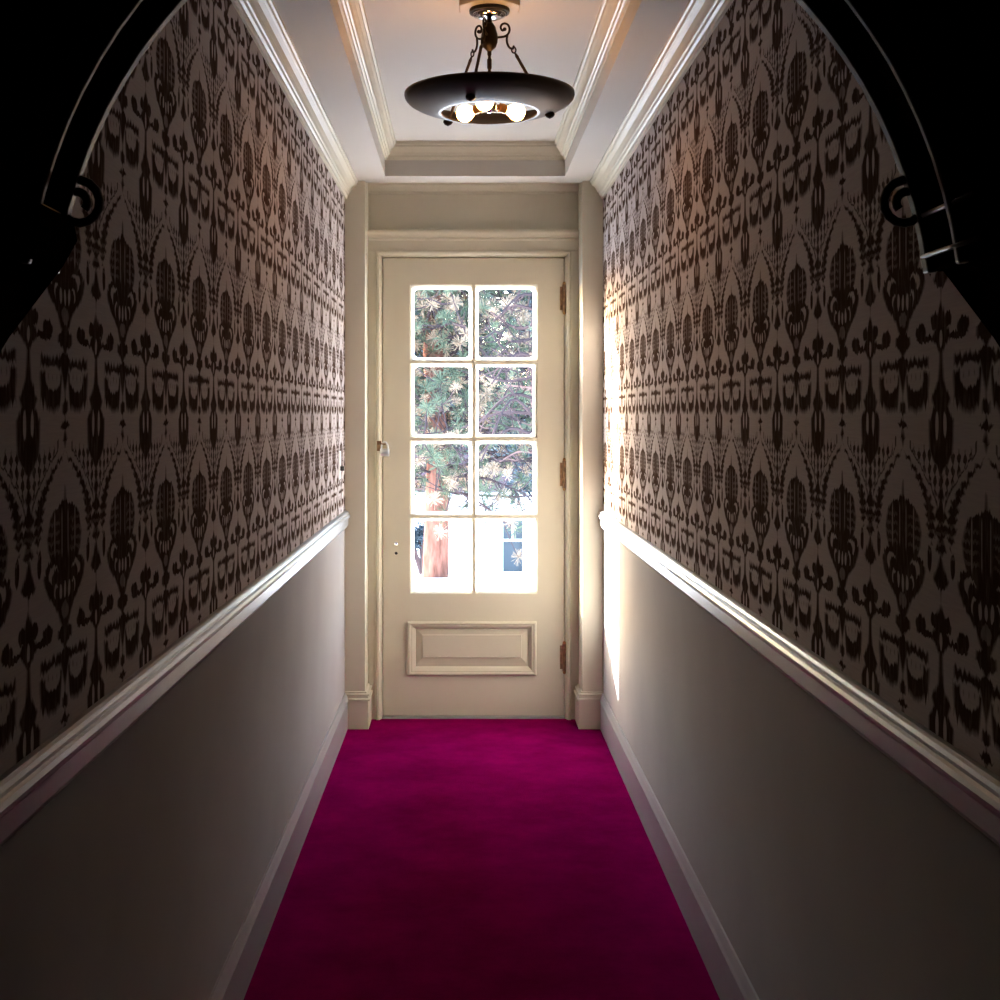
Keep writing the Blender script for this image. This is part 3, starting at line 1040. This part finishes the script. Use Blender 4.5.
def tuft(bl, c, r, n=20, up=.25, wd=.10):
    g = random.gauss
    for k in range(n):
        d = Vector((g(0, 1), g(0, 1), g(0, 1) + up))
        if d.length < .1: continue
        d.normalize()
        s = d.cross(Vector((g(0, 1), g(0, 1), g(0, 1))))
        if s.length < .01: continue
        s.normalize()
        rr_ = r * random.uniform(.7, 1.1)
        a = c + d * (rr_ * .08)
        t_ = c + d * rr_
        w_ = s * (rr_ * wd)
        i0 = len(bl.v)
        bl.v += [a - w_ * .4, a + w_ * .4, t_ + w_, t_ - w_]
        bl.f.append((i0, i0 + 1, i0 + 2, i0 + 3))


def pine(name, label, base, height, trunk_r, crown0, reach, nlimb, greens, dryfrac, r_tuft, seed, green_mat, bark='bark', dry_mat='dry', step=.30, blades=40, gw=.045, taper=.62):
    random.seed(seed)
    t = empty(name, base)
    tag(t, label, 'tree', group='trees outside the door')
    B = Vector(base)
    pts = [B + Vector((.10 * math.sin(k * .9 + seed), .08 * math.cos(k * 1.1), height * k / 10)) for k in range(11)]
    pts[0] = B - Vector((0, 0, .3))
    rad = [trunk_r * (1 - .085 * k) for k in range(11)]
    rad[0] = trunk_r * 1.12
    obj('trunk', tube(NB(), pts, rad, 14), bark, t, smooth=True)
    bl, bg, bd = NB(), Blades(), Blades()
    for k in range(nlimb):
        f = k / nlimb
        z = crown0 + (height - crown0) * f
        az = k * 2.399 + random.uniform(-.4, .4)
        L = reach * (1 - taper * f) * random.uniform(.7, 1.1)
        s = B + Vector((0, 0, z))
        e1 = s + Vector((math.cos(az) * L * .5, math.sin(az) * L * .5, random.uniform(-.15, .35)))
        e2 = s + Vector((math.cos(az) * L, math.sin(az) * L, random.uniform(-.55, .45)))
        sp_ = spline([s, e1, e2], 5)
        tube(bl, sp_, [.022 * (1 - .75 * q / (len(sp_) - 1)) + .006 for q in range(len(sp_))], 5)
        m_ = max(4, int(L / step * 2.4))
        for q in range(m_):
            fr = .22 + .78 * q / m_
            i = min(int(fr * (len(sp_) - 1)), len(sp_) - 2)
            p = sp_[i].lerp(sp_[i + 1], fr * (len(sp_) - 1) - i)
            off = Vector([max(-.6, min(.6, random.gauss(0, .30))) for _ in range(3)]) * (L * .28 + .3)
            tip = p + off
            tube(bl, [p, p.lerp(tip, .5) + Vector((0, 0, -.04)), tip], [.014, .011, .008], 3)
            if random.random() < dryfrac:
                tuft(bd, tip, r_tuft * random.uniform(.7, 1.15), int(blades * 1.8), .35, .036)
            elif random.random() < greens:
                tuft(bg, tip, r_tuft * random.uniform(.8, 1.4), int(blades * 1.3), .3, gw * .85)
    tag(obj('branches', bl, 'twig', t), kind='stuff')
    if bg.f: bg.build('green_needles', green_mat, t)
    if bd.f: bd.build('dry_needles', dry_mat, t)
    return t


PY = 25.0  # pines grown tall and dense to block high sky light
pine('pine_tree', 'tall pine with a thick reddish trunk and cream needle tufts', ((435 - 461) / (1300 / PY), PY, gz(PY)), 22.0, .23, 1.7, 3.0, 430, .85, .36, .15, 8, 'needle', taper=.5)
pine('pine_tree', 'dense blue-green pine before the cottage, behind the red trunked pine', (3.9, 32.6, gz(32.6)), 27.0, .22, 2.6, 3.4, 260, .98, .05, .36, 11, 'needle_far', bark='twig', blades=30, gw=.10, taper=.35)  # unseen upper crown heightened and thickened to screen the sky
pine('pine_tree', 'dense blue-green pine behind the shrub and the red trunked pine', (-2.2, 41.0, gz(41)), 34.0, .24, 5.2, 3.5, 300, .98, .05, .36, 23, 'needle_far', bark='twig', blades=30, gw=.10, taper=.35)  # placed and heightened to close a gap letting in sky light
pine('bare_tree', 'thin twiggy tree with few leaves in front of the red trunked pine', (1.15, 19.0, gz(19)), 5.6, .06, 2.0, 1.5, 50, .10, .05, .09, 31, 'needle', bark='twig')
# dark shrub beside the trunk
random.seed(5)
sx_, sy_ = -.87, 29.2
sh = empty('shrub', (sx_, sy_, gz(sy_)))
tag(sh, 'dark rounded shrub behind the foot of the red pine trunk', 'shrub')
bm = Blades(); bs = NB()
for k in range(150):
    a, b2, c = max(-.5, min(.5, random.gauss(0, .25))), max(-.4, min(.4, random.gauss(0, .2))), max(-.3, min(.3, random.gauss(0, .12)))
    tip = Vector((sx_ + a, sy_ + b2, -1.40 + c))
    tuft(bm, tip, .13, 16, .2, .12)
    if k % 3 == 0: tube(bs, [Vector((sx_, sy_, gz(sy_))), Vector((sx_ + a * .3, sy_ + b2 * .3, -1.9)), tip], [.03, .02, .008], 4)
bm.build('leaves', 'needle_far', sh)
tag(obj('stems', bs, 'twig', sh), kind='stuff')
